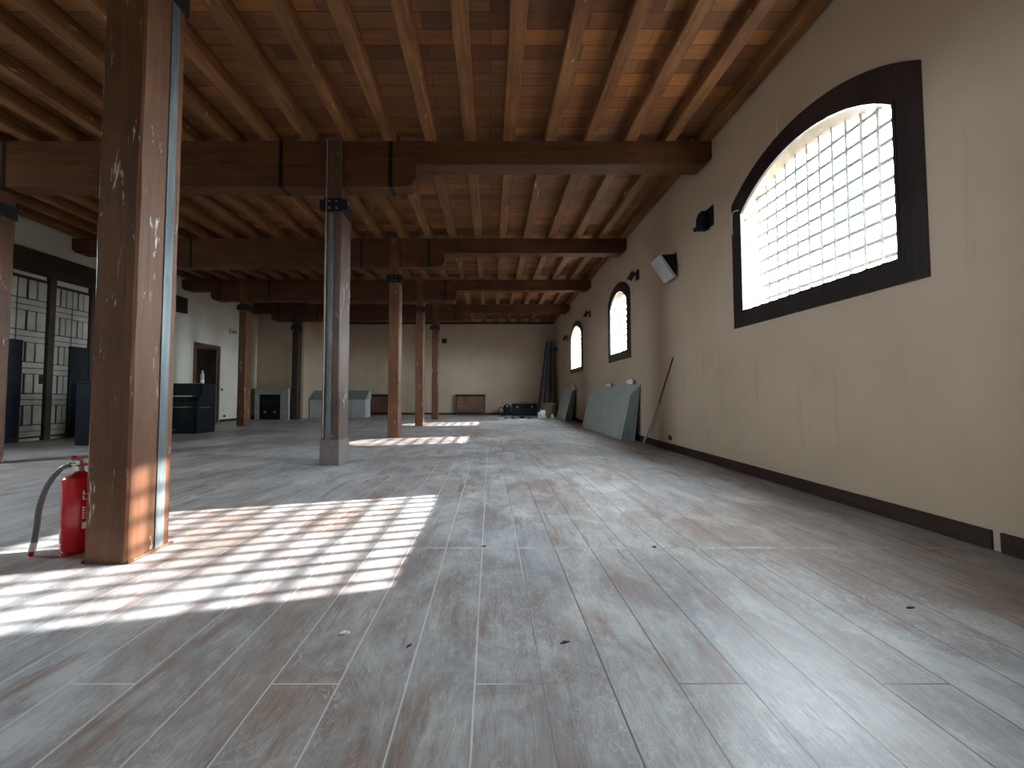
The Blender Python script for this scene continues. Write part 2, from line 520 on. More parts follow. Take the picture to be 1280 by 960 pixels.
bm = NB()
prism(bm, [(XL - 0.2, 0.8), (-2.40, 0.8), (-2.40, YN - 0.2), (XW + WT, YN - 0.2), (XW + WT, YB + 0.2), (XL - 0.2, YB + 0.2)], 2, ZT + JH, ZT + JH + 0.06)
struct('ceiling', bm, M['ceiling'])

def reveal_map(w, y):
    # the far jamb opens outwards, the near one is square
    k = (y - w['y0']) / (w['y1'] - w['y0'])
    return y + 0.30 * k

bm = NB()
zt = ZT + JH
inn = [bm.verts.new((XW, y, z)) for y, z in ((YN, 0), (YB, 0), (YB, zt), (YN, zt))]
out = [bm.verts.new((XW + WT, y, z)) for y, z in ((YN, 0), (YB, 0), (YB, zt), (YN, zt))]
il, ol = [inn], [out]
for k, w in WIN.items():
    pts = arch(w['y0'], w['y1'], w['zb'], w['zs'], w['za'])
    a = [bm.verts.new((XW, y, z)) for y, z in pts]
    b = [bm.verts.new((XW + WT, reveal_map(w, y), z)) for y, z in pts]
    for i in range(len(a)):
        j = (i + 1) % len(a)
        bm.faces.new((a[i], a[j], b[j], b[i])).material_index = 1
    il.append(a); ol.append(b)
fill_loops(bm, il); fill_loops(bm, ol)
for i in range(4):
    j = (i + 1) % 4
    bm.faces.new((inn[i], inn[j], out[j], out[i]))
struct('wall_right', bm, [M['plaster'], M['reveal']])

# left wall with the dark doorway
DY0, DY1, DZ = 12.72, 13.72, 2.68
bm = NB()
a = [bm.verts.new((XL, y, z)) for y, z in ((0.8, 0), (DY0, 0), (DY0, DZ), (DY1, DZ), (DY1, 0), (YJ, 0), (YJ, zt), (0.8, zt))]
FILL_LWIN = dict(y0=2.6, y1=3.8, zb=2.3, zs=3.4, za=3.7)      # unseen arched window left of the gates, added as fill light
pts = arch(FILL_LWIN['y0'], FILL_LWIN['y1'], FILL_LWIN['zb'], FILL_LWIN['zs'], FILL_LWIN['za'])
h_ = [bm.verts.new((XL, y, z)) for y, z in pts]; h2 = [bm.verts.new((XL - 0.25, y, z)) for y, z in pts]
for i in range(len(h_)):
    j = (i + 1) % len(h_)
    bm.faces.new((h_[i], h_[j], h2[j], h2[i]))
fill_loops(bm, [a, h_])
for (y0, y1, z0, z1) in ((DY0, DY0, 0, DZ), (DY1, DY1, 0, DZ), (DY0, DY1, DZ, DZ)):
    # passage behind the doorway
    p = [(XL, y0, z0), (XL - 2.6, y0, z0), (XL - 2.6, y1, z1), (XL, y1, z1)]
    bm.faces.new([bm.verts.new(q) for q in p])
p = [(XL - 2.6, DY0, 0), (XL - 2.6, DY1, 0), (XL - 2.6, DY1, DZ), (XL - 2.6, DY0, DZ)]
bm.faces.new([bm.verts.new(q) for q in p])
p = [(XL, DY0, 0), (XL, DY1, 0), (XL - 2.6, DY1, 0), (XL - 2.6, DY0, 0)]
bm.faces.new([bm.verts.new(q) for q in p])
struct('wall_left', bm, M['plaster_left'])

bm = NB()
pl = [(XL, YJ), (XJ, YJ), (XJ, YB), (XW, YB)]
for (x0, y0), (x1, y1) in zip(pl, pl[1:]):
    bm.faces.new([bm.verts.new(q) for q in ((x0, y0, 0), (x1, y1, 0), (x1, y1, zt), (x0, y0, zt))])
struct('wall_back', bm, M['plaster'])
bm = NB()
bm.faces.new([bm.verts.new(q) for q in ((-2.16, YN, 0), (XW, YN, 0), (XW, YN, zt), (-2.16, YN, zt))])
struct('wall_front', bm, M['plaster_left'])

# invented side wall behind the camera, in line with the columns, its one arched window added for fill light
SX, SY = -2.16, 0.8
FILL_SWIN = [dict(y0=-0.7, y1=0.0, zb=2.9, zs=3.3, za=3.45)]
bm = NB()
inn = [bm.verts.new((SX, y, z)) for y, z in ((YN, 0), (SY, 0), (SY, zt), (YN, zt))]
out = [bm.verts.new((SX - 0.24, y, z)) for y, z in ((YN, 0), (SY, 0), (SY, zt), (YN, zt))]
il, ol = [inn], [out]
for w in FILL_SWIN:
    pts = arch(w['y0'], w['y1'], w['zb'], w['zs'], w['za'])
    a = [bm.verts.new((SX, y, z)) for y, z in pts]
    b = [bm.verts.new((SX - 0.24, y, z)) for y, z in pts]
    for i in range(len(a)):
        j = (i + 1) % len(a)
        bm.faces.new((a[i], a[j], b[j], b[i]))
    il.append(a); ol.append(b)
fill_loops(bm, il); fill_loops(bm, ol)
struct('wall_side_added', bm, M['plaster_left'])
bm = NB()
bm.faces.new([bm.verts.new(q) for q in ((XL, SY, 0), (SX, SY, 0), (SX, SY, zt), (XL, SY, zt))])
struct('wall_return_added', bm, M['plaster_left'])  # invented return wall, closing off the left area out of view

# baseboards
bm = NB()
box(bm, XW - 0.018, XW, 2.47, YB - 0.02, 0, 0.125, 0.003)
box(bm, XW - 0.018, XW, YN + 0.02, 2.425, 0, 0.125, 0.003)
struct('baseboard_right', bm, M['dark_timber'])
bm = NB()
box(bm, XJ + 0.02, XW - 0.02, YB - 0.018, YB, 0, 0.09, 0.003)
struct('baseboard_back', bm, M['dark_timber'])
bm = NB()
box(bm, XL, XL + 0.018, 13.9, YJ - 0.02, 0, 0.09, 0.003)
struct('baseboard_left', bm, M['dark_timber'])
# wall plate carrying the joists at the far wall
bm = NB()
box(bm, XJ + 0.01, XW - 0.01, YB - 0.09, YB, ZT - 0.10, ZT - 0.005, 0.004)
struct('trim_1', bm, M['dark_timber'])

# windows
for k, w in WIN.items():
    t = w['t']
    yc = (w['y0'] + w['y1']) / 2
    root = sempty('window_%d' % k, (XW, yc, w['zb']))
    pin = arch(w['y0'], w['y1'], w['zb'], w['zs'], w['za'])
    zo = w['zs'] + t
    pout = arch(w['y0'] - t, w['y1'] + t, w['zb'] - t * 1.05, zo, w['za'] + t * 1.22)
    def ring(bm, A, B, x0, x1):
        vA0 = [bm.verts.new((x0, y, z)) for y, z in A]; vB0 = [bm.verts.new((x0, y, z)) for y, z in B]
        vA1 = [bm.verts.new((x1, y, z)) for y, z in A]; vB1 = [bm.verts.new((x1, y, z)) for y, z in B]
        for i in range(len(A)):
            j = (i + 1) % len(A)
            bm.faces.new((vA0[i], vA0[j], vB0[j], vB0[i]))
            bm.faces.new((vA1[j], vA1[i], vB1[i], vB1[j]))
            bm.faces.new((vA0[j], vA0[i], vA1[i], vA1[j]))
            bm.faces.new((vB0[i], vB0[j], vB1[j], vB1[i]))
    bm = NB(); ring(bm, pin, pout, XW - 0.022, XW - 0.001)
    part('window_frame', bm, M['frame'], root)
    # thin raised bead round the opening
    s_ = 0.022
    pb = arch(w['y0'] - s_, w['y1'] + s_, w['zb'] - s_, w['zs'] + s_ * 0.8, w['za'] + s_)
    bm = NB(); ring(bm, pin, pb, XW - 0.032, XW - 0.021)
    part('glazing_bead', bm, M['frame'], root)
    # pane
    bm = NB()
    bm.faces.new([bm.verts.new((XW + 0.02, y, z)) for y, z in pin])
    part('pane', bm, M['glass'], root)
    # iron grille near the outer face
    bm = NB()
    gx = XW + WT - 0.035
    po = [(reveal_map(w, y), z) for y, z in pin]
    ya, yb2 = w['y0'], w['y1'] + 0.30 * 0.84
    nv = max(7, round((yb2 - ya) / 0.152))
    def top_at(y):
        best = w['zb']
        for (p0, q0), (p1, q1) in zip(po[1:], po[2:] + po[:1]):
            lo, hi = min(p0, p1), max(p0, p1)
            if lo <= y <= hi and hi - lo > 1e-6:
                best = max(best, q0 + (q1 - q0) * (y - p0) / (p1 - p0))
        return best
    for i in range(1, nv):
        y = ya + (yb2 - ya) * i / nv
        cyl(bm, (gx, y, w['zb']), (gx, y, top_at(y) + 0.01), 0.022, seg=8)
    nh = round((w['za'] - w['zb']) / 0.165)
    for i in range(1, nh):
        z = w['zb'] + 0.165 * i - 0.05
        ys = [ya, yb2]
        if z > w['zs']:
            yy = [ya + (yb2 - ya) * q / 200 for q in range(201)]
            yy = [q for q in yy if top_at(q) > z]
            if not yy: continue
            ys = [yy[0], yy[-1]]
        box(bm, gx - 0.014, gx - 0.004, ys[0], ys[1], z - 0.018, z + 0.018)
    part('window_grille', bm, M['grille'], root)
    # light portal: only helps the renderer find the sky through this opening
    ld = bpy.data.lights.new('sky_portal', 'AREA')
    ld.shape = 'RECTANGLE'
    ld.size = w['za'] - w['zb']; ld.size_y = (w['y1'] - w['y0']) + 0.3
    ld.cycles.is_portal = True
    lo = bpy.data.objects.new('sky_portal', ld); COL.objects.link(lo)
    lo.location = (XW + WT + 0.03, yc + 0.15, (w['za'] + w['zb']) / 2)
    lo.rotation_euler = Vector((-1, 0, 0)).to_track_quat('-Z', 'Y').to_euler()
    ld.size, ld.size_y = (w['y1'] - w['y0']) + 0.3, w['za'] - w['zb']

for w, wx, wd_ in ((FILL_SWIN[0], SX - 0.27, 1), (FILL_LWIN, XL - 0.28, 1)):
    ld = bpy.data.lights.new('sky_portal', 'AREA'); ld.shape = 'RECTANGLE'
    ld.size, ld.size_y = w['y1'] - w['y0'], w['za'] - w['zb']
    ld.cycles.is_portal = True
    lo = bpy.data.objects.new('sky_portal', ld); COL.objects.link(lo)
    lo.location = (wx, (w['y0'] + w['y1']) / 2, (w['za'] + w['zb']) / 2)
    lo.rotation_euler = Vector((1, 0, 0)).to_track_quat('-Z', 'Y').to_euler()

# left wall gates (door_1, door_2) and doorway (door_3)
def gate(nm, y0, y1, ztop, wicket, lock):
    root = sempty(nm, (XL, (y0 + y1) / 2, 0))
    bm = NB(); box(bm, XL + 0.002, XL + 0.03, y0, y1, 0.06, ztop)
    part('gate_backing', bm, M['dark_timber_z'], root)
    bm = NB()
    W = (y1 - y0) / 2
    g = 0.012
    for c_ in range(2):
        a = y0 + c_ * W + g; b = a + W - 2 * g
        z = 0.10
        rows = 5
        H = (ztop - 0.16) / rows
        for r_ in range(rows):
            zz = z + r_ * H
            # rail(s) then three upright boards
            box(bm, XL + 0.03, XL + 0.055, a, b, zz, zz + H * 0.16, 0.004)
            box(bm, XL + 0.03, XL + 0.055, a, b, zz + H * 0.18, zz + H * 0.35, 0.004)
            for q, (f0, f1) in enumerate(((0.0, 0.27), (0.37, 0.63), (0.69, 1.0))):
                box(bm, XL + 0.03, XL + 0.055, a + (b - a) * f0, a + (b - a) * f1, zz + H * 0.38, zz + H * 0.98, 0.004)
    part('gate_boards', bm, M['cream'], root)
    bm = NB()
    wy0, wy1, wz = wicket
    box(bm, XL + 0.05, XL + 0.10, wy0, wy1, 0.01, wz, 0.006)
    wk = part('wicket_door', bm, M['greyblack'], root)
    bm = NB()
    box(bm, XL + 0.10, XL + 0.112, wy0 + 0.06, wy1 - 0.06, 0.12, 1.25, 0.003)
    part('wicket_panel', bm, M['blueblack'], wk)
    if lock:
        bm = NB(); box(bm, XL + 0.055, XL + 0.08, lock[0] - 0.035, lock[0] + 0.035, lock[1] - 0.1, lock[1] + 0.1, 0.004)
        cyl(bm, (XL + 0.08, lock[0], lock[1]), (XL + 0.13, lock[0], lock[1]), 0.012)
        part('lock_plate', bm, M['iron'], root)
gate('door_1', 7.30, 8.36, 3.56, (7.62, 7.93, 2.16), (8.30, 1.34))
gate('door_2', 8.50, 9.24, 3.52, (8.83, 9.24, 2.15), None)
bm = NB(); box(bm, XL + 0.002, XL + 0.11, 8.37, 8.49, 0.0, 3.64, 0.006)
struct('trim_2', bm, M['dark_timber_z'])
bm = NB(); box(bm, XL + 0.002, XL + 0.11, 9.25, 9.34, 0.0, 3.64, 0.006)
struct('trim_3', bm, M['dark_timber_z'])
bm = NB(); box(bm, XL + 0.002, XL + 0.14, 6.4, 12.15, 3.64, 4.14, 0.012)
struct('trim_4', bm, M['dark_timber'])

root = sempty('door_3', (XL, (DY0 + DY1) / 2, 0))
bm = NB()
box(bm, XL + 0.002, XL + 0.035, DY0 - 0.11, DY0, 0.005, DZ + 0.11, 0.006)
box(bm, XL + 0.002, XL + 0.035, DY1, DY1 + 0.11, 0.005, DZ + 0.11, 0.006)
box(bm, XL + 0.002, XL + 0.035, DY0, DY1, DZ, DZ + 0.11, 0.006)
part('door_frame', bm, M['door_wood'], root)
bm = NB()
R_ = Matrix.Rotation(math.radians(-78), 3, 'Z')
box(bm, XL - 0.06, XL - 0.02, DY0 + 0.04, DY1 - 0.01, 0.01, DZ - 0.02, 0.004, R_, Vector((XL - 0.03, DY1 - 0.02, 0)))
part('door_leaf', bm, M['dark_timber_z'], root)

# ------------------------------------------------------------------ beams with corbels and straps
BL = [None, 'cross beam nearest the camera, on the tall worn column', 'second cross beam from the camera',
      'third cross beam from the camera', 'farthest cross beam, before the back wall']
labels = ['brown timber cross beam overhead, on top of the big nearest column',
          'thick brown timber cross beam nearest in view, spanning over the grey worn column',
          'brown timber cross beam second from the nearest in view, spanning over the red-brown column',
          'brown timber cross beam third from the nearest in view, under the ceiling joists',
          'brown timber cross beam farthest away, just in front of the back wall']
for i, b in enumerate(BEAMS):
    root = thing('cross_beam', labels[i], 'beam', (-3.37, b + BD / 2, ZB), 'cross beams under the joists')
    bm = NB()
    x1 = XW - 0.004
    # rounded lower corner where the beam meets the walls
    prism(bm, [(XL + 0.004, ZT), (XL + 0.004, ZB + 0.10), (XL + 0.08, ZB + 0.02), (XL + 0.14, ZB), (x1 - 0.14, ZB), (x1 - 0.08, ZB + 0.02), (x1, ZB + 0.10), (x1, ZT)], 1, b, b + BD)
    part('beam', bm, M['beam'], root)
    bm = NB()
    prism(bm, [(-9.05, ZB - 0.001), (-9.05, ZC + 0.13), (-9.02, ZC + 0.06), (-8.95, ZC + 0.015), (-8.86, ZC), (-1.28, ZC), (-1.20, ZC + 0.015), (-1.13, ZC + 0.06), (-1.10, ZC + 0.13), (-1.10, ZB - 0.001)], 1, b + 0.004, b + BD - 0.004)
    part('corbel', bm, M['beam'], root)
    for xs in (-8.75, -7.15, -3.08, -1.47):
        bm = NB()
        t = 0.006; hw = 0.026
        for (ya, yb2, za, zb) in ((b - t, b, ZC - t, ZT - 0.01), (b + BD, b + BD + t, ZC - t, ZT - 0.01), (b - t, b + BD + t, ZC - t, ZC)):
            box(bm, xs - hw, xs + hw, ya, yb2, za, zb)
        part('iron_strap', bm, M['strap'], root)

# ------------------------------------------------------------------ joists
ORD = ['rightmost', 'second', 'third', 'fourth', 'fifth', 'sixth', 'seventh', 'eighth', 'ninth', 'tenth', 'eleventh', 'twelfth',
       'thirteenth', 'fourteenth', 'fifteenth', 'sixteenth', 'seventeenth', 'eighteenth', 'nineteenth', 'twentieth',
       'twenty-first', 'twenty-second', 'twenty-third']
BAY = [('in front of the nearest cross beam', BEAMS[0] + 0.13, BEAMS[1] + 0.129, -7.9),
       ('between nearest and second cross beams', BEAMS[1] + 0.131, BEAMS[2] + 0.129, -11),
       ('between second and third cross beams', BEAMS[2] + 0.131, BEAMS[3] + 0.129, -11),
       ('between third and farthest cross beams', BEAMS[3] + 0.131, BEAMS[4] + 0.129, -11),
       ('between farthest cross beam and back wall', BEAMS[4] + 0.131, YB - 0.005, -2.6)]
for bi, (where, ya, yb2, xmin) in enumerate(BAY):
    for k in range(23):
        x = 0.2793 + (5 - k) * 0.5886
        if k == 0: x = XW - 0.092
        if x < xmin: continue
        if k: x += random.uniform(-0.012, 0.012)
        wd = random.uniform(0.155, 0.178) / 2
        bm = NB()
        segs = 14
        rings = []
        for s_ in range(segs + 1):
            y = ya + (yb2 - ya) * s_ / segs
            jx = random.uniform(-0.005, 0.005) if 0 < s_ < segs else 0
            z0 = ZT
            e = 0.012
            prof = [(-wd, ZT + JH - 0.002), (-wd, z0 + e), (-wd + e, z0), (wd - e, z0), (wd, z0 + e), (wd, ZT + JH - 0.002)]
            rings.append([bm.verts.new((x + px_ + jx + random.uniform(-0.002, 0.002), y, pz)) for px_, pz in prof])
        for A, B in zip(rings, rings[1:]):
            for q in range(6):
                bm.faces.new((A[q], A[(q + 1) % 6], B[(q + 1) % 6], B[q]))
        bm.faces.new(rings[0]); bm.faces.new(rings[-1][::-1])
        o = obj('ceiling_joist', bm, M['joist'], None, (x, (ya + yb2) / 2, ZT))
        lab = 'brown ceiling joist, %s %s' % ((ORD[k] + ' from the right wall,') if k else 'rightmost along the right wall,', where)
        tag(o, lab, 'joist', 'ceiling joists ' + where)

# ------------------------------------------------------------------ columns
def column(cx, yf, label, mat, zc0=3.65, worn=None, strip=None, depth=0.30, w=0.252, low=False, cable=False, front_post=True):
    root = thing('timber_column', label, 'column', (cx, yf + depth / 2, 0), 'timber columns')
    x0, x1 = cx - w / 2, cx + w / 2
    bm = NB()
    top = ZC - 0.008
    ch = 0.014
    # chamfered square shaft, slightly uneven
    rings = []
    segs = 18
    for s_ in range(segs + 1):
        z = top * s_ / segs
        j = lambda: random.uniform(-0.003, 0.003) if 0 < s_ < segs else 0
        P = [(x0 + ch, yf), (x1 - ch, yf), (x1, yf + ch), (x1, yf + depth - ch), (x1 - ch, yf + depth), (x0 + ch, yf + depth), (x0, yf + depth - ch), (x0, yf + ch)]
        rings.append([bm.verts.new((px_ + j(), py_ + j(), z)) for px_, py_ in P])
    for A, B in zip(rings, rings[1:]):
        for q in range(8):
            bm.faces.new((A[q], A[(q + 1) % 8], B[(q + 1) % 8], B[q]))
    bm.faces.new(rings[0][::-1]); bm.faces.new(rings[-1])
    if front_post:
        box(bm, x0 + 0.02, x1 - 0.012, yf, yf + 0.024, top, ZT - 0.004, 0.004)
    part('shaft', bm, mat, root)
    # iron collar under the corbel: band, lugs and bolts
    bm = NB()
    z0, z1 = zc0, zc0 + 0.20
    t = 0.012
    box(bm, x0 - t, x1 + t, yf - t, yf, z0, z1, 0.002)
    box(bm, x0 - t, x1 + t, yf + depth, yf + depth + t, z0, z1, 0.002)
    box(bm, x0 - t, x0, yf, yf + depth, z0, z1, 0.002)
    box(bm, x1, x1 + t, yf, yf + depth, z0, z1, 0.002)
    for sx in (x0 - t, x1 + t):
        d = -1 if sx < cx else 1
        box(bm, min(sx, sx + d * 0.06), max(sx, sx + d * 0.06), yf - t, yf + 0.02, z0 + 0.02, z1 - 0.02, 0.003)
    cl = part('iron_collar', bm, M['iron'], root)
    bm = NB()
    for sx in (cx - 0.05, cx + 0.05):
        for zz in (z0 + 0.05, z1 - 0.05):
            cyl(bm, (sx, yf - t - 0.018, zz), (sx, yf - t, zz), 0.014, seg=6)
    part('collar_bolt', bm, M['bolt'], cl)
    if strip == 'side':
        bm = NB()
        box(bm, x1, x1 + 0.008, yf + 0.185, yf + depth - 0.058, 0.012, zc0 - 0.01, 0.002)
        part('steel_strip', bm, M['metal_strip'], root)
    if strip == 'front':
        bm = NB()
        box(bm, cx - 0.055, cx + 0.012, yf - 0.008, yf, 0.35, zc0 - 0.02, 0.002)
        part('steel_strip', bm, M['metal_strip'], root)
    if low:      # sheet casing round the foot
        bm = NB()
        t = 0.010
        h = 0.36
        box(bm, x0 - t, x1 + t, yf - t, yf - 0.001, 0, h, 0.002)
        box(bm, x1 + 0.001, x1 + t, yf, yf + depth + t, 0, h, 0.002)
        box(bm, x0 - t, x0 - 0.001, yf, yf + depth + t, 0, h, 0.002)
        box(bm, x0, x1, yf + depth + 0.001, yf + depth + t, 0, h, 0.002)
        part('foot_casing', bm, M['cased'], root)
        bm = NB()
        for zz in (0.30, 0.42, 0.07):
            cyl(bm, (cx + 0.045, yf - 0.03, zz), (cx + 0.045, yf - 0.009, zz), 0.013, seg=8)
        part('foot_bolt', bm, M['bolt'], root)
    if cable:
        bm = NB()
        tube(bm, smooth_curve([(x0 + 0.035, yf - 0.02, 0.4), (x0 + 0.037, yf - 0.02, 1.6), (x0 + 0.033, yf - 0.022, 2.8), (x0 + 0.036, yf - 0.03, 3.9), (x0 + 0.03, yf - 0.02, ZT - 0.01)], 4), 0.006, 6)
        part('cable', bm, M['cable'], root)
    return root
M['cased'] = plain('brown_grey_sheet', (0.17, 0.135, 0.125), 0.5, 0.1, 0.15)
CX = -2.284
c1 = column(CX, 2.26, 'big brown timber column in the left foreground with a grey steel strip', M['post'], 3.68, strip='side', w=0.256, depth=0.305)
bm = NB()      # low moulding round the foot of the first column
x0, x1 = CX - 0.128, CX + 0.128
box(bm, x1 + 0.0005, x1 + 0.016, 2.262, 2.58, 0, 0.018, 0.004)
box(bm, x0 - 0.016, x0 - 0.0005, 2.262, 2.58, 0, 0.018, 0.004)
part('foot_moulding', bm, M['post'], c1)
column(CX, 5.36, 'grey worn timber column cased at its foot, second nearest', M['post_worn'], 3.655, strip='front', depth=0.36, low=True, cable=True)
column(CX, 8.81, 'red-brown timber column with sunlight on the floor at its foot', M['post'], 3.66)
column(CX, 12.005, 'slim dark brown column second farthest in the right-hand row', M['post'], 3.66)
column(CX, 15.355, 'farthest brown column of the right-hand row, near the back wall', M['post'], 3.66)
column(-7.395, 5.36, 'brown column cut by the left edge of the photo', M['post'], 3.66)
column(-7.86, 8.81, 'brown column standing behind the big foreground column', M['post'], 3.66)
column(-7.98, 12.02, 'dark brown column beside the doorway with a lit right face', M['post'], 3.72)
column(-8.02, 15.36, 'dark brown column beside the grey fireplace', M['dark_timber_z'], 3.66)

# ------------------------------------------------------------------ fire extinguisher
EX, EY = -2.640, 2.44
ex = thing('fire_extinguisher', 'red fire extinguisher on the floor beside the big foreground column', 'fire extinguisher', (EX, EY, 0))
bm = NB()
lathe(bm, [(0, 0.012), (0.05, 0.010), (0.068, 0.02), (0.076, 0.045), (0.076, 0.075), (0.080, 0.08), (0.080, 0.458), (0.078, 0.470), (0.066, 0.482), (0.036, 0.495), (0.024, 0.505), (0.024, 0.525), (0, 0.525)], (EX, EY, 0), 32)
part('cylinder', bm, M['red'], ex, True)
bm = NB(); lathe(bm, [(0.058, 0), (0.072, 0), (0.075, 0.012), (0.062, 0.018), (0.058, 0.006)], (EX, EY, 0), 28)
part('foot_ring', bm, M['red'], ex, True)
bm = NB()
lathe(bm, [(0, 0.515), (0.030, 0.515), (0.030, 0.545), (0.020, 0.555), (0.020, 0.580), (0, 0.582)], (EX, EY, 0), 16)
cyl(bm, (EX, EY, 0.553), (EX - 0.06, EY - 0.01, 0.553), 0.011, seg=10)
part('valve', bm, M['chrome'], ex, True)
bm = NB()
prism(bm, [(EX - 0.045, 0.578), (EX + 0.085, 0.60), (EX + 0.085, 0.608), (EX - 0.03, 0.598), (EX - 0.05, 0.606)], 1, EY - 0.012, EY + 0.012)
prism(bm, [(EX - 0.01, 0.548), (EX + 0.09, 0.545), (EX + 0.09, 0.553), (EX - 0.01, 0.562)], 1, EY - 0.011, EY + 0.011)
part('handle', bm, M['red'], ex)
bm = NB()
hp = smooth_curve([(EX - 0.05, EY - 0.01, 0.553), (EX - 0.105, EY - 0.02, 0.525), (EX - 0.163, EY - 0.035, 0.43), (EX - 0.192, EY - 0.05, 0.30), (EX - 0.196, EY - 0.058, 0.17), (EX - 0.200, EY - 0.065, 0.075)], 8)
tube(bm, hp, 0.015, 12)
hs = part('hose', bm, M['hose'], ex, True)
bm = NB(); cyl(bm, (EX - 0.199, EY - 0.064, 0.085), (EX - 0.207, EY - 0.068, 0.032), 0.0165, seg=14)
part('hose_band', bm, M['white'], hs, True)
bm = NB(); cyl(bm, (EX - 0.207, EY - 0.068, 0.032), (EX - 0.212, EY - 0.070, 0.0), 0.0145, 0.012, seg=14)
part('nozzle_tip', bm, M['red'], hs, True)
# printing on the body: white strokes and a small white square label, curved on the cylinder
def on_body(a, z, r=0.0806):
    return Vector((EX + r * math.sin(a), EY - r * math.cos(a), z))
def patch(bm, a0, a1, z0, z1):
    k = 5
    A = [bm.verts.new(on_body(a0 + (a1 - a0) * i / k, z0)) for i in range(k + 1)]
    B = [bm.verts.new(on_body(a0 + (a1 - a0) * i / k, z1)) for i in range(k + 1)]
    for i in range(k):
        bm.faces.new((A[i], A[i + 1], B[i + 1], B[i]))
a = 1.02
for z0, z1 in ((0.372, 0.395), (0.340, 0.365), (0.285, 0.297), (0.268, 0.281), (0.252, 0.264), (0.236, 0.248), (0.222, 0.232)):
    bm = NB()
    c0 = [bm.verts.new(on_body(a, z1)), bm.verts.new(on_body(a + 0.07, z1)), bm.verts.new(on_body(a + 0.07, z0 + 0.004)), bm.verts.new(on_body(a + 0.14, z0 + 0.004)), bm.verts.new(on_body(a + 0.21, z0 + 0.004)), bm.verts.new(on_body(a + 0.21, z0)), bm.verts.new(on_body(a + 0.14, z0)), bm.verts.new(on_body(a + 0.07, z0)), bm.verts.new(on_body(a, z0)), bm.verts.new(on_body(a, z0 + 0.004))]
    bm.faces.new((c0[0], c0[1], c0[2], c0[9])); bm.faces.new((c0[9], c0[2], c0[7], c0[8])); bm.faces.new((c0[2], c0[3], c0[6], c0[7])); bm.faces.new((c0[3], c0[4], c0[5], c0[6]))
    part('printed_lettering', bm, M['white'], ex)
bm = NB(); patch(bm, 1.02, 1.45, 0.158, 0.198)
part('label_square', bm, M['white'], ex)

# ------------------------------------------------------------------ wall fittings on the right wall
f = thing('floodlight', 'grey floodlight with a dark body tilted down on the right wall', 'floodlight', (XW, 6.58, 3.25))
B_, C_, T_ = (2.945, 3.424), (3.190, 3.066), (3.170, 3.440)
bm = NB(); prism(bm, [B_, C_, (3.205, 3.10), T_], 1, 6.42, 6.75)
part('lamp_body', bm, M['blueblack'], f)
bm = NB()
dx, dz = -0.035, -0.026
prism(bm, [(B_[0] - 0.01, B_[1] + 0.012), (C_[0] + 0.01, C_[1] - 0.015), (C_[0] + dx, C_[1] + dz - 0.01), (B_[0] + dx, B_[1] + dz)], 1, 6.405, 6.765)
part('reflector', bm, M['reflector'], f)
bm = NB(); box(bm, 3.13, XW - 0.001, 6.56, 6.61, 3.36, 3.42, 0.004); box(bm, XW - 0.012, XW - 0.001, 6.50, 6.67, 3.30, 3.50, 0.003)
part('wall_bracket', bm, M['iron'], f)

o = thing('wall_lamp', 'dark boxy wall lamp just left of the big window', 'wall lamp', (XW, 5.55, 3.58))
bm = NB()
prism(bm, [(5.47, 3.62), (5.47, 3.45), (5.60, 3.47), (5.66, 3.52), (5.66, 3.67), (5.60, 3.74), (5.50, 3.74)], 0, XW - 0.11, XW - 0.012)
part('lamp_housing', bm, M['blueblack'], o)
bm = NB(); box(bm, XW - 0.011, XW - 0.001, 5.38, 5.62, 3.48, 3.78, 0.003)
part('back_plate', bm, M['iron'], o)
bm = NB(); cyl(bm, (XW - 0.06, 5.66, 3.58), (XW - 0.075, 5.76, 3.56), 0.030, 0.035, 12)
part('lamp_head', bm, M['iron'], o)
def spot(y, z, label):
    o = thing('wall_spotlight', label, 'spotlight', (XW, y, z), 'small spotlights on the right wall')
    bm = NB(); box(bm, XW - 0.022, XW - 0.001, y - 0.09, y + 0.06, z - 0.13, z + 0.09, 0.003); part('back_plate', bm, M['iron'], o)
    bm = NB(); cyl(bm, (XW - 0.02, y, z), (XW - 0.11, y, z - 0.01), 0.018, seg=10); part('arm', bm, M['iron'], o)
    bm = NB(); cyl(bm, (XW - 0.10, y - 0.02, z + 0.06), (XW - 0.16, y + 0.08, z - 0.09), 0.045, 0.060, 14); part('lamp_head', bm, M['iron'], o)
spot(8.22, 3.66, 'small black spotlight on the wall right of the narrow middle window')
spot(12.2, 3.67, 'small black spotlight on the wall between the two narrow windows')
spot(15.75, 3.42, 'small black spotlight on the wall beyond the farthest window')
spot(18.35, 3.28, 'small black spotlight at the far end of the right wall')
def socket(loc, label, ax):
    x, y, z = loc
    o = thing('wall_socket', label, 'socket', loc)
    bm = NB()
    if ax == 'x':
        s = 1 if x < 0 else -1
        box(bm, min(x, x + s * 0.012), max(x, x + s * 0.012), y - 0.055, y + 0.055, z - 0.04, z + 0.04, 0.002); part('cover_plate', bm, M['iron'], o)
        bm = NB()
        for q in (-0.025, 0.025): cyl(bm, (x + s * 0.012, y + q, z), (x + s * 0.016, y + q, z), 0.016, seg=12)
        part('outlet', bm, M['black'], o)
socket((XW - 0.0005, 6.84, 0.228), 'dark wall socket low on the right wall above the baseboard', 'x')
socket((XL + 0.0005, 13.98, 1.197), 'dark switch plate on the left wall beside the doorway', 'x')
socket((XL + 0.0005, 14.15, 0.21), 'dark socket low on the left wall right of the doorway', 'x')
o = thing('junction_box', 'small dark junction box high on the back wall by the farthest column', 'box', (-2.38, YB, 3.76))
bm = NB(); box(bm, -2.50, -2.26, YB - 0.07, YB - 0.001, 3.64, 3.88, 0.008); part('housing', bm, M['greyblack'], o)
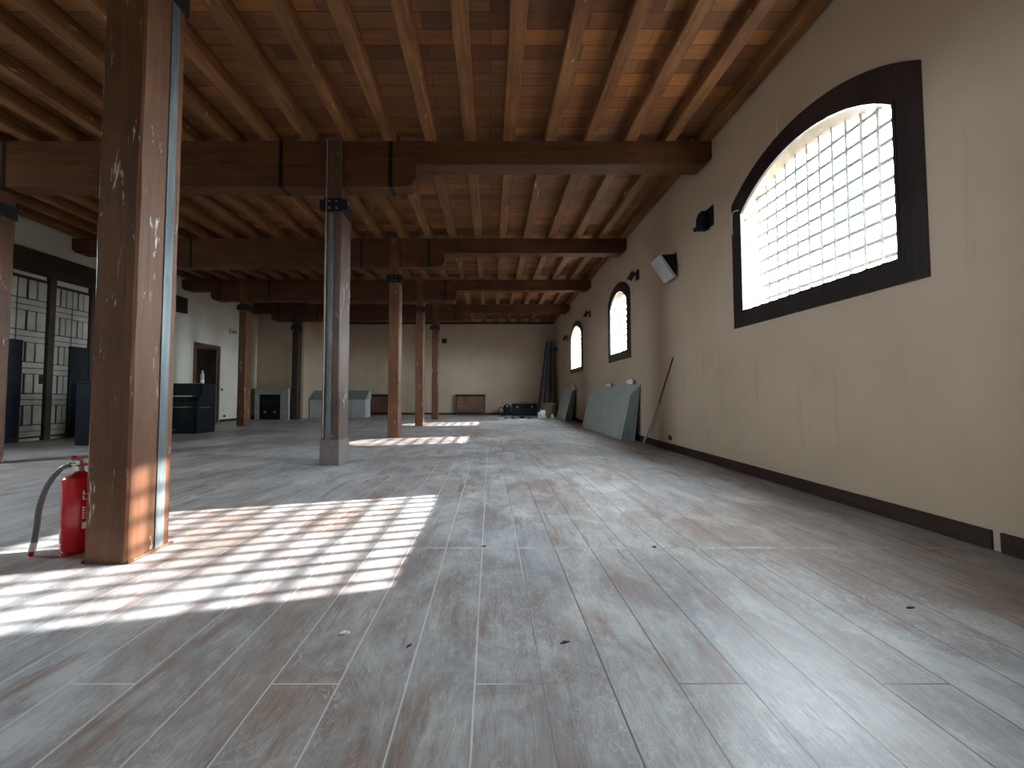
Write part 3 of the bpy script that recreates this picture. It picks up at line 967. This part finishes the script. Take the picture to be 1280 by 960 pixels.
bm = NB(); box(bm, -2.46, -2.30, YB - 0.078, YB - 0.07, 3.68, 3.84, 0.003); part('cover', bm, M['iron'], o)
o = thing('alarm_box', 'pale box high on the left wall beside a dark column', 'alarm', (XL, 14.45, 3.45))
bm = NB(); box(bm, XL + 0.001, XL + 0.09, 14.28, 14.62, 3.36, 3.54, 0.012); part('housing', bm, M['cream'], o)
bm = NB(); box(bm, XL + 0.09, XL + 0.094, 14.34, 14.56, 3.40, 3.44, 0.001); part('vent', bm, M['greyblack'], o)
bm = NB(); tube(bm, smooth_curve([(XW - 0.03, 4.80, 3.40), (XW - 0.05, 4.88, 3.41), (XW - 0.032, 4.93, 3.36), (XW - 0.030, 4.94, 3.24), (XW - 0.026, 4.935, 3.14)], 6), 0.007, 8)
tag(obj('wire_end', bm, M['white'], None, (XW, 4.9, 3.14)), 'short white wire hooked on the left edge of the big window frame', 'wire')

# ------------------------------------------------------------------ sheets leaning on the right wall
def sheet(name, xb, xt, y0, y1, h, th, label, group, skew=0.0):
    bm = NB()
    A = [(xb, y0), (xb + th, y0)]
    vs0 = []
    for y, yt in ((y0, y0 + skew), (y1, y1 - abs(skew) * 0.4)):
        vs0.append([bm.verts.new(q) for q in ((xb, y, 0.0), (xb + th, y, 0.004), (xt + th, yt, h), (xt, yt, h - 0.002))])
    a, b = vs0
    fl = [bm.faces.new((a[0], a[1], a[2], a[3])), bm.faces.new((b[3], b[2], b[1], b[0]))]
    for i in range(4):
        j = (i + 1) % 4
        fl.append(bm.faces.new((a[j], a[i], b[i], b[j])))
    for f_ in fl: f_.material_index = 1
    fl[5].material_index = 0       # face towards the room
    fl[3].material_index = 0
    o = obj(name, bm, [M['sheet'], M['sheet_edge']], None, (xb, (y0 + y1) / 2, 0))
    return tag(o, label, 'sheet', group)
o_l = ['front', 'second', 'third', 'fourth', 'fifth', 'sixth', 'seventh', 'last']
for i in range(7):
    pos = ['outermost facing the room', 'second from the room side', 'third from the room side', 'fourth from the room side', 'fifth from the room side', 'sixth from the room side', 'innermost against the wall'][i]
    sheet('leaning_sheet', 2.890 + 0.034 * i, 3.118 + 0.020 * i, 8.36 - 0.035 * i, 11.9 - 0.06 * i + random.uniform(-0.1, 0.1), 1.02 + 0.034 * i, 0.011,
          'grey-green sheet in the large stack on the right wall, %s' % pos, 'sheets in the large stack')
for i in range(5):
    pos = ['outermost facing the room', 'second from the room side', 'middle one', 'fourth from the room side', 'innermost against the wall'][i]
    sheet('leaning_sheet', 2.80 + 0.060 * i, 3.09 + 0.028 * i, 14.25 - 0.02 * i, 16.2 - 0.05 * i + (0.1 if i == 2 else 0), 1.14 + 0.02 * i + (0.05 if i == 4 else 0), 0.012,
          'grey-green sheet in the small far stack on the right wall, %s' % pos, 'sheets in the small far stack')
def wad(name, loc, sx, sy, sz, mat, label, cat, seed, group=None):
    rnd = random.Random(seed)
    bm = NB()
    bmesh.ops.create_icosphere(bm, subdivisions=3, radius=1.0)
    from mathutils import noise as mn
    for v in bm.verts:
        k = 1 + 0.55 * mn.noise(v.co * 1.9 + Vector((seed, 0, 0))) + 0.22 * mn.noise(v.co * 5 + Vector((0, seed, 0)))
        v.co = Vector((v.co.x * sx * k, v.co.y * sy * k, max(-0.6, v.co.z * k) * sz))
    zmin = min(v.co.z for v in bm.verts)
    for v in bm.verts: v.co += Vector((loc[0], loc[1], loc[2] - zmin))
    return tag(obj(name, bm, mat, None, loc), label, cat, group)
wad('foam_wad', (3.165, 8.55, 1.245), 0.045, 0.17, 0.07, M['foam'], 'white foam scrap on the near end of the large sheet stack', 'foam', 3)
wad('foam_wad', (3.165, 10.1, 1.225), 0.035, 0.18, 0.05, M['foam'], 'white foam scrap in the middle of the large sheet stack', 'foam', 8)
wad('foam_wad', (3.20, 14.55, 1.275), 0.045, 0.14, 0.07, M['foam'], 'white foam scrap on top of the small far sheet stack', 'foam', 12)
bm = NB()
cyl(bm, (3.16, 7.80, 0.012), (3.225, 7.22, 0.85), 0.022, seg=8)
pole_root = thing('leaning_pole', 'thin pole leaning on the right wall beside the large sheet stack', 'pole', (3.16, 7.8, 0))
part('lower_end', bm, M['pale'], pole_root)
bm = NB(); cyl(bm, (3.225, 7.22, 0.85), (3.238, 6.66, 1.66), 0.012, seg=8)
part('shaft', bm, M['bark'], pole_root)

# ------------------------------------------------------------------ far right corner
pd = ['nearest the camera', 'at the far left of the bundle', 'second from the left', 'third from the left', 'fourth from the left', 'in the middle', 'right of the middle', 'third from the right', 'second from the right', 'at the far right by the wall']
for i in range(10):
    q = i / 9
    xb = 2.28 + 0.86 * q; xt = 2.80 + 0.36 * q
    yb = 18.27 + 0.16 * (i % 2); yt = 18.77 + 0.16 * (i % 2)
    h = 3.66 + 0.12 * ((i * 5) % 7) / 7
    bm = NB()
    w_, d_ = 0.036, 0.030
    a = [bm.verts.new((xb + sx * w_ * 1.1, yb + sy * d_, 0)) for sx, sy in ((-1, -1), (1, -1), (1, -0.4), (-0.7, -0.4), (-0.7, 0.4), (1, 0.4), (1, 1), (-1, 1))]
    b = [bm.verts.new((xt + sx * w_ * 0.9, yt + sy * d_, h)) for sx, sy in ((-1, -1), (1, -1), (1, -0.4), (-0.7, -0.4), (-0.7, 0.4), (1, 0.4), (1, 1), (-1, 1))]
    for j in range(8):
        k = (j + 1) % 8
        bm.faces.new((a[j], a[k], b[k], b[j]))
    bm.faces.new(a[::-1]); bm.faces.new(b)
    which = ['leftmost', 'second from the left', 'third from the left', 'fourth from the left', 'fifth from the left', 'fifth from the right', 'fourth from the right', 'third from the right', 'second from the right', 'rightmost'][i]
    tag(obj('steel_profile', bm, M['profile' if i % 3 else 'profile_dark'], None, (xb, yb, 0)),
        'long dark grey profile in the bundle leaning in the far corner, %s' % which, 'profile', 'profiles leaning in the far corner')

o = thing('woven_basket', 'tan woven basket in the far right corner beside the small sheet stack', 'basket', (2.68, 16.85, 0))
bm = NB(); lathe(bm, [(0, 0.01), (0.27, 0), (0.30, 0.05), (0.345, 0.55), (0.36, 0.60), (0.34, 0.61), (0.325, 0.56), (0.28, 0.06), (0, 0.05)], (2.68, 16.85, 0), 28)
part('body', bm, M['basket'], o, True)
bm = NB(); lathe(bm, [(0.345, 0.585), (0.375, 0.585), (0.380, 0.62), (0.36, 0.635), (0.345, 0.62), (0.345, 0.585)], (2.68, 16.85, 0), 28)
part('rim', bm, M['basket'], o, True)
wad('crumpled_bag', (2.14, 15.8, 0.014), 0.15, 0.12, 0.22, M['paper'], 'crumpled white bag on the floor in front of the woven basket', 'bag', 21)
wad('crumpled_paper', (2.55, 15.6, 0.014), 0.07, 0.07, 0.12, M['paper'], 'small wad of white paper below the woven basket', 'paper', 27)

o = thing('toolbox', 'long dark toolbox on the floor by the back wall', 'toolbox', (1.65, 18.55, 0))
bm = NB(); box(bm, 1.08, 2.22, 18.25, 18.80, 0.0, 0.42, 0.02); part('body', bm, M['greyblack'], o)
bm = NB(); box(bm, 1.06, 2.24, 18.23, 18.82, 0.42, 0.58, 0.03); part('lid', bm, M['blueblack'], o)
bm = NB(); tube(bm, [(1.5, 18.5, 0.58), (1.5, 18.5, 0.64), (1.8, 18.5, 0.64), (1.8, 18.5, 0.58)], 0.015, 8); part('handle', bm, M['greyblack'], o)
for xx in (1.3, 2.0):
    bm = NB(); box(bm, xx - 0.05, xx + 0.05, 18.215, 18.23, 0.36, 0.48, 0.003); part('latch', bm, M['bolt'], o)
o = thing('shop_vacuum', 'small dark machine with wheels left of the dark toolbox', 'vacuum', (0.78, 18.45, 0))
bm = NB(); lathe(bm, [(0, 0.06), (0.17, 0.06), (0.19, 0.10), (0.19, 0.30), (0.20, 0.33), (0.20, 0.40), (0.13, 0.52), (0.04, 0.56), (0, 0.56)], (0.80, 18.45, 0), 24)
part('drum', bm, M['greyblack'], o, True)
for a in range(4):
    aa = math.pi / 4 + a * math.pi / 2
    bm = NB(); cyl(bm, (0.80 + 0.17 * math.cos(aa) - 0.02, 18.45 + 0.17 * math.sin(aa), 0.05), (0.80 + 0.17 * math.cos(aa) + 0.02, 18.45 + 0.17 * math.sin(aa), 0.05), 0.05, seg=14)
    part('wheel', bm, M['black'], o)
bm = NB(); cyl(bm, (0.80, 18.24, 0.47), (0.80, 18.28, 0.47), 0.05, seg=14); part('gauge', bm, M['bolt'], o)
bm = NB(); tube(bm, smooth_curve([(0.62, 18.4, 0.36), (0.45, 18.35, 0.38), (0.38, 18.3, 0.20), (0.50, 18.2, 0.035), (0.72, 18.1, 0.03)], 8), 0.028, 10)
part('hose', bm, M['rubber'], o, True)

bm = NB()
nx, ny = 30, 24
gv = [[bm.verts.new((0.30 + 2.45 * i / nx + 0.10 * (1 - j / ny) * math.sin(i), 14.75 + 1.65 * j / ny + 0.08 * math.sin(i * 0.9), 0.006 + 0.004 * math.sin(i * 1.7) * math.cos(j * 1.3) + 0.003 * math.sin(i * 0.6 + j))) for i in range(nx + 1)] for j in range(ny + 1)]
for j in range(ny):
    for i in range(nx):
        bm.faces.new((gv[j][i], gv[j][i + 1], gv[j + 1][i + 1], gv[j + 1][i]))
r = bmesh.ops.solidify(bm, geom=bm.faces[:], thickness=0.003)
tag(obj('dust_sheet', bm, M['mat'], None, (1.5, 15.6, 0)), 'pale dust sheet spread on the floor in the far right corner', 'sheet')
for i, (x, y, s) in enumerate(((0.95, 15.9, 0.07), (1.33, 16.0, 0.10), (1.62, 15.7, 0.06), (0.62, 15.8, 0.05))):
    wad('debris_lump', (x, y, 0.014), s, s * 0.7, s * 0.5, M['greyblack'],
        'dark lump of debris on the pale dust sheet, %s' % ['third from the left', 'rightmost but one', 'rightmost', 'leftmost'][i].replace('third', 'second').replace('rightmost but one', 'third from the left'), 'debris', 40 + i, 'debris on the dust sheet')

# ------------------------------------------------------------------ back wall: two wooden panels, counter, fireplace
def wpanel(x0, x1, label):
    o = thing('radiator_cover', label, 'radiator cover', ((x0 + x1) / 2, YB, 0), 'radiator covers on the back wall')
    y1 = YB - 0.02
    bm = NB(); box(bm, x0, x1, y1 - 0.20, y1, 0.92, 1.03, 0.006); part('top', bm, M['dark_timber'], o)
    bm = NB(); box(bm, x0 + 0.06, x1 - 0.10, y1 - 0.17, y1 - 0.15, 0.14, 0.92, 0.003); part('front_panel', bm, M['panel_wood'], o)
    for xa, xb in ((x0, x0 + 0.06), (x1 - 0.10, x1)):
        bm = NB(); box(bm, xa, xb, y1 - 0.20, y1, 0.0, 0.92, 0.004); part('side_post', bm, M['door_wood'], o)
    bm = NB(); box(bm, x0 + 0.06, x1 - 0.10, y1 - 0.18, y1 - 0.02, 0.03, 0.14, 0.003); part('bottom_rail', bm, M['dark_timber'], o)
wpanel(-1.74, -0.27, 'red-brown wooden radiator cover on the back wall right of the columns')
wpanel(-6.05, -5.10, 'red-brown wooden radiator cover between the grey worn and red-brown columns')

o = thing('counter', 'pale grey counter with a grey-green top beyond the worn grey column', 'counter', (-6.5, 17.0, 0))
bm = NB(); box(bm, -7.96, -5.52, 16.55, 17.3, 0.0, 0.80, 0.01); part('body', bm, M['pale'], o)
bm = NB(); prism(bm, [(16.50, 0.80), (17.35, 0.80), (17.35, 1.20), (17.05, 1.20)], 0, -7.96, -5.50); part('sloping_top', bm, M['teal'], o)
bm = NB()
for i in range(1, 4): box(bm, -7.96 + i * 0.61 - 0.006, -7.96 + i * 0.61 + 0.006, 16.543, 16.55, 0.04, 0.77)
part('joint_strip', bm, M['greyblack'], o)

o = thing('fireplace', 'grey plastered fireplace with a dark opening at the left end of the back wall', 'fireplace', (-8.85, 15.7, 0))
y0, y1 = 15.25, YJ - 0.01
bm = NB()
prism(bm, [(-9.56, 0), (-9.44, 0), (-9.44, 1.02), (-8.52, 1.02), (-8.52, 0), (-8.20, 0), (-8.20, 1.22), (-9.56, 1.22)], 1, y0, y1)
part('surround', bm, M['stone'], o)
bm = NB(); box(bm, -9.62, -8.18, y0 - 0.05, y1, 1.22, 1.27, 0.008); part('mantel', bm, M['stone'], o)
bm = NB(); box(bm, -9.438, -8.522, y0 + 0.14, y1, 0.02, 1.018, 0.004); st = part('stove_insert', bm, M['blueblack'], o)
bm = NB(); box(bm, -9.38, -8.58, y0 + 0.10, y0 + 0.139, 0.72, 0.78, 0.004); part('grate_bar', bm, M['greyblack'], st)
for xx in (-9.2, -8.80):
    bm = NB(); cyl(bm, (xx, y0 + 0.10, 0.30), (xx, y0 + 0.139, 0.30), 0.05, seg=16); part('stove_glint', bm, M['bolt'], st)  # shiny discs standing in for two glints in the stove glass

# ------------------------------------------------------------------ piano, bottle, papers
PX1, PX0, PY = -7.53, -8.93, 9.68
o = thing('upright_piano', 'black upright piano by the left wall with a bottle on it', 'piano', ((PX0 + PX1) / 2, PY + 0.3, 0))
bm = NB()
prof = [(PY + 0.62, 0.10), (PY + 0.62, 1.26), (PY + 0.15, 1.26), (PY + 0.13, 0.98), (PY + 0.05, 0.92), (PY, 0.86), (PY, 0.10)]
bm.free()
for xa, xb in ((PX0, PX0 + 0.04), (PX1 - 0.04, PX1)):
    bm = NB(); prism(bm, prof, 0, xa, xb); part('side_panel', bm, M['black'], o)
bm = NB(); box(bm, PX0 - 0.02, PX1 + 0.02, PY + 0.12, PY + 0.63, 1.26, 1.30, 0.008); part('lid', bm, M['black'], o)
bm = NB(); box(bm, PX0 + 0.04, PX1 - 0.04, PY + 0.16, PY + 0.19, 0.98, 1.26, 0.003); part('upper_panel', bm, M['black'], o)
bm = NB(); box(bm, PX0 + 0.04, PX1 - 0.04, PY + 0.03, PY + 0.05, 0.10, 0.60, 0.003); part('lower_panel', bm, M['black'], o)
bm = NB(); box(bm, PX0 + 0.04, PX1 - 0.04, PY - 0.01, PY + 0.19, 0.60, 0.68, 0.004); part('keybed', bm, M['black'], o)
bm = NB(); prism(bm, [(PY + 0.015, 0.69), (PY + 0.015, 0.82), (PY + 0.12, 0.96), (PY + 0.19, 0.96), (PY + 0.19, 0.69)], 0, PX0 + 0.04, PX1 - 0.04); part('fallboard', bm, M['black'], o)
bm = NB(); box(bm, PX0 - 0.005, PX1 + 0.005, PY - 0.01, PY + 0.62, 0.0, 0.10, 0.01); part('plinth', bm, M['black'], o)
xm = (PX0 + PX1) / 2
for q in (-0.12, 0.0, 0.12):
    bm = NB(); box(bm, xm + q - 0.025, xm + q + 0.025, PY - 0.08, PY + 0.03, 0.105, 0.125, 0.004); part('pedal', bm, M['brass'], o)
bm = NB(); box(bm, PX1 + 0.0002, PX1 + 0.012, PY + 0.04, PY + 0.44, 0.655, 0.685, 0.003); part('ledge_highlight', bm, M['chrome'], o)  # bright strip standing in for the highlight along the keybed ledge

o = thing('water_bottle', 'clear plastic water bottle standing on the black piano', 'bottle', (-7.66, 9.98, 1.30))
bm = NB(); lathe(bm, [(0, 0.0), (0.040, 0.0), (0.045, 0.012), (0.045, 0.10), (0.041, 0.13), (0.045, 0.16), (0.045, 0.225), (0.034, 0.265), (0.016, 0.295), (0.014, 0.318), (0, 0.318)], (-7.66, 9.98, 1.301), 20)
part('body', bm, M['clear'], o, True)
bm = NB(); cyl(bm, (-7.66, 9.98, 1.619), (-7.66, 9.98, 1.645), 0.018, seg=16); part('cap', bm, M['white'], o)
bm = NB(); lathe(bm, [(0.0455, 0.02), (0.046, 0.021), (0.046, 0.095), (0.0455, 0.097)], (-7.66, 9.98, 1.301), 20)
part('wrapper', bm, M['white'], o, True)
for i, (x, y, r_) in enumerate(((-8.02, 9.98, 0.2), (-7.93, 10.02, -0.3))):
    bm = NB()
    box(bm, x - 0.105, x + 0.105, y - 0.10, y + 0.10, 1.3012 + 0.006 * i, 1.3062 + 0.006 * i, 0, Matrix.Rotation(r_, 3, 'Z'), Vector((x, y, 1.3)))
    tag(obj('paper_sheaf', bm, M['paper'], None, (x, y, 1.30)), ['white papers lying flat on the left of the piano lid', 'white folded paper on top of the papers on the piano'][i], 'paper')

# dark cabinet in front of the gates
CX0, CX1, CY0, CY1 = -8.26, -7.20, 7.46, 8.05
o = thing('bar_cabinet', 'blue-black waist-high cabinet in front of the panelled gates', 'cabinet', ((CX0 + CX1) / 2, (CY0 + CY1) / 2, 0))
bm = NB(); box(bm, CX0 + 0.02, CX1 - 0.02, CY0 + 0.03, CY1, 0.0, 1.23, 0.006); part('body', bm, M['blueblack'], o)
bm = NB(); box(bm, CX0, CX1, CY0, CY1 + 0.01, 1.23, 1.265, 0.006); part('top', bm, M['blueblack'], o)
for a in range(2):
    xa = CX0 + 0.03 + a * 0.5; bm = NB(); box(bm, xa, xa + 0.49, CY0 + 0.012, CY0 + 0.03, 0.06, 1.20, 0.004)
    d = part('door', bm, M['blueblack'], o)
    bm = NB(); xx = xa + (0.45 if a == 0 else 0.04); cyl(bm, (xx, CY0, 0.7), (xx, CY0, 0.86), 0.008, seg=8); part('handle', bm, M['iron'], d)

# ------------------------------------------------------------------ bits on the floor
def chip(x, y, l, w_, h, a, mat, label):
    bm = NB()
    k = 8
    top, bot = [], []
    for i in range(k):
        t = 2 * math.pi * i / k
        rr = 1 + random.uniform(-0.25, 0.25)
        px_, py_ = math.cos(t) * l * rr, math.sin(t) * w_ * rr
        X, Y = x + px_ * math.cos(a) - py_ * math.sin(a), y + px_ * math.sin(a) + py_ * math.cos(a)
        bot.append(bm.verts.new((X, Y, 0.0005))); top.append(bm.verts.new((x + (X - x) * 0.8, y + (Y - y) * 0.8, h * random.uniform(0.6, 1.1))))
    bm.faces.new(bot[::-1]); bm.faces.new(top)
    for i in range(k):
        j = (i + 1) % k; bm.faces.new((bot[i], bot[j], top[j], top[i]))
    tag(obj('debris_chip', bm, mat, None, (x, y, 0)), label, 'debris', 'bits of debris on the floor')
chip(-0.613, 1.611, 0.026, 0.011, 0.012, 0.5, M['white'], 'pale chip lying alone on the floor left of centre')
chip(-0.326, 1.536, 0.014, 0.004, 0.006, 0.9, M['bark'], 'tiny dark splinter on the floor right of the pale chip')
chip(1.076, 2.511, 0.012, 0.007, 0.008, 0.0, M['bark'], 'tiny dark crumb at the floor joint toward the right wall')
chip(-0.044, 2.524, 0.016, 0.006, 0.006, 0.1, M['bark'], 'tiny dark crumb at the floor joint in the middle')
chip(1.968, 1.806, 0.026, 0.006, 0.006, 0.1, M['bark'], 'thin dark splinter on the floor at the right')
chip(0.300, 1.56, 0.022, 0.006, 0.005, 0.3, M['bark'], 'small dark flake on the floor in the centre foreground')

# clean up helper data
for o in list(S.objects):
    if '_o' in o: del o['_o']
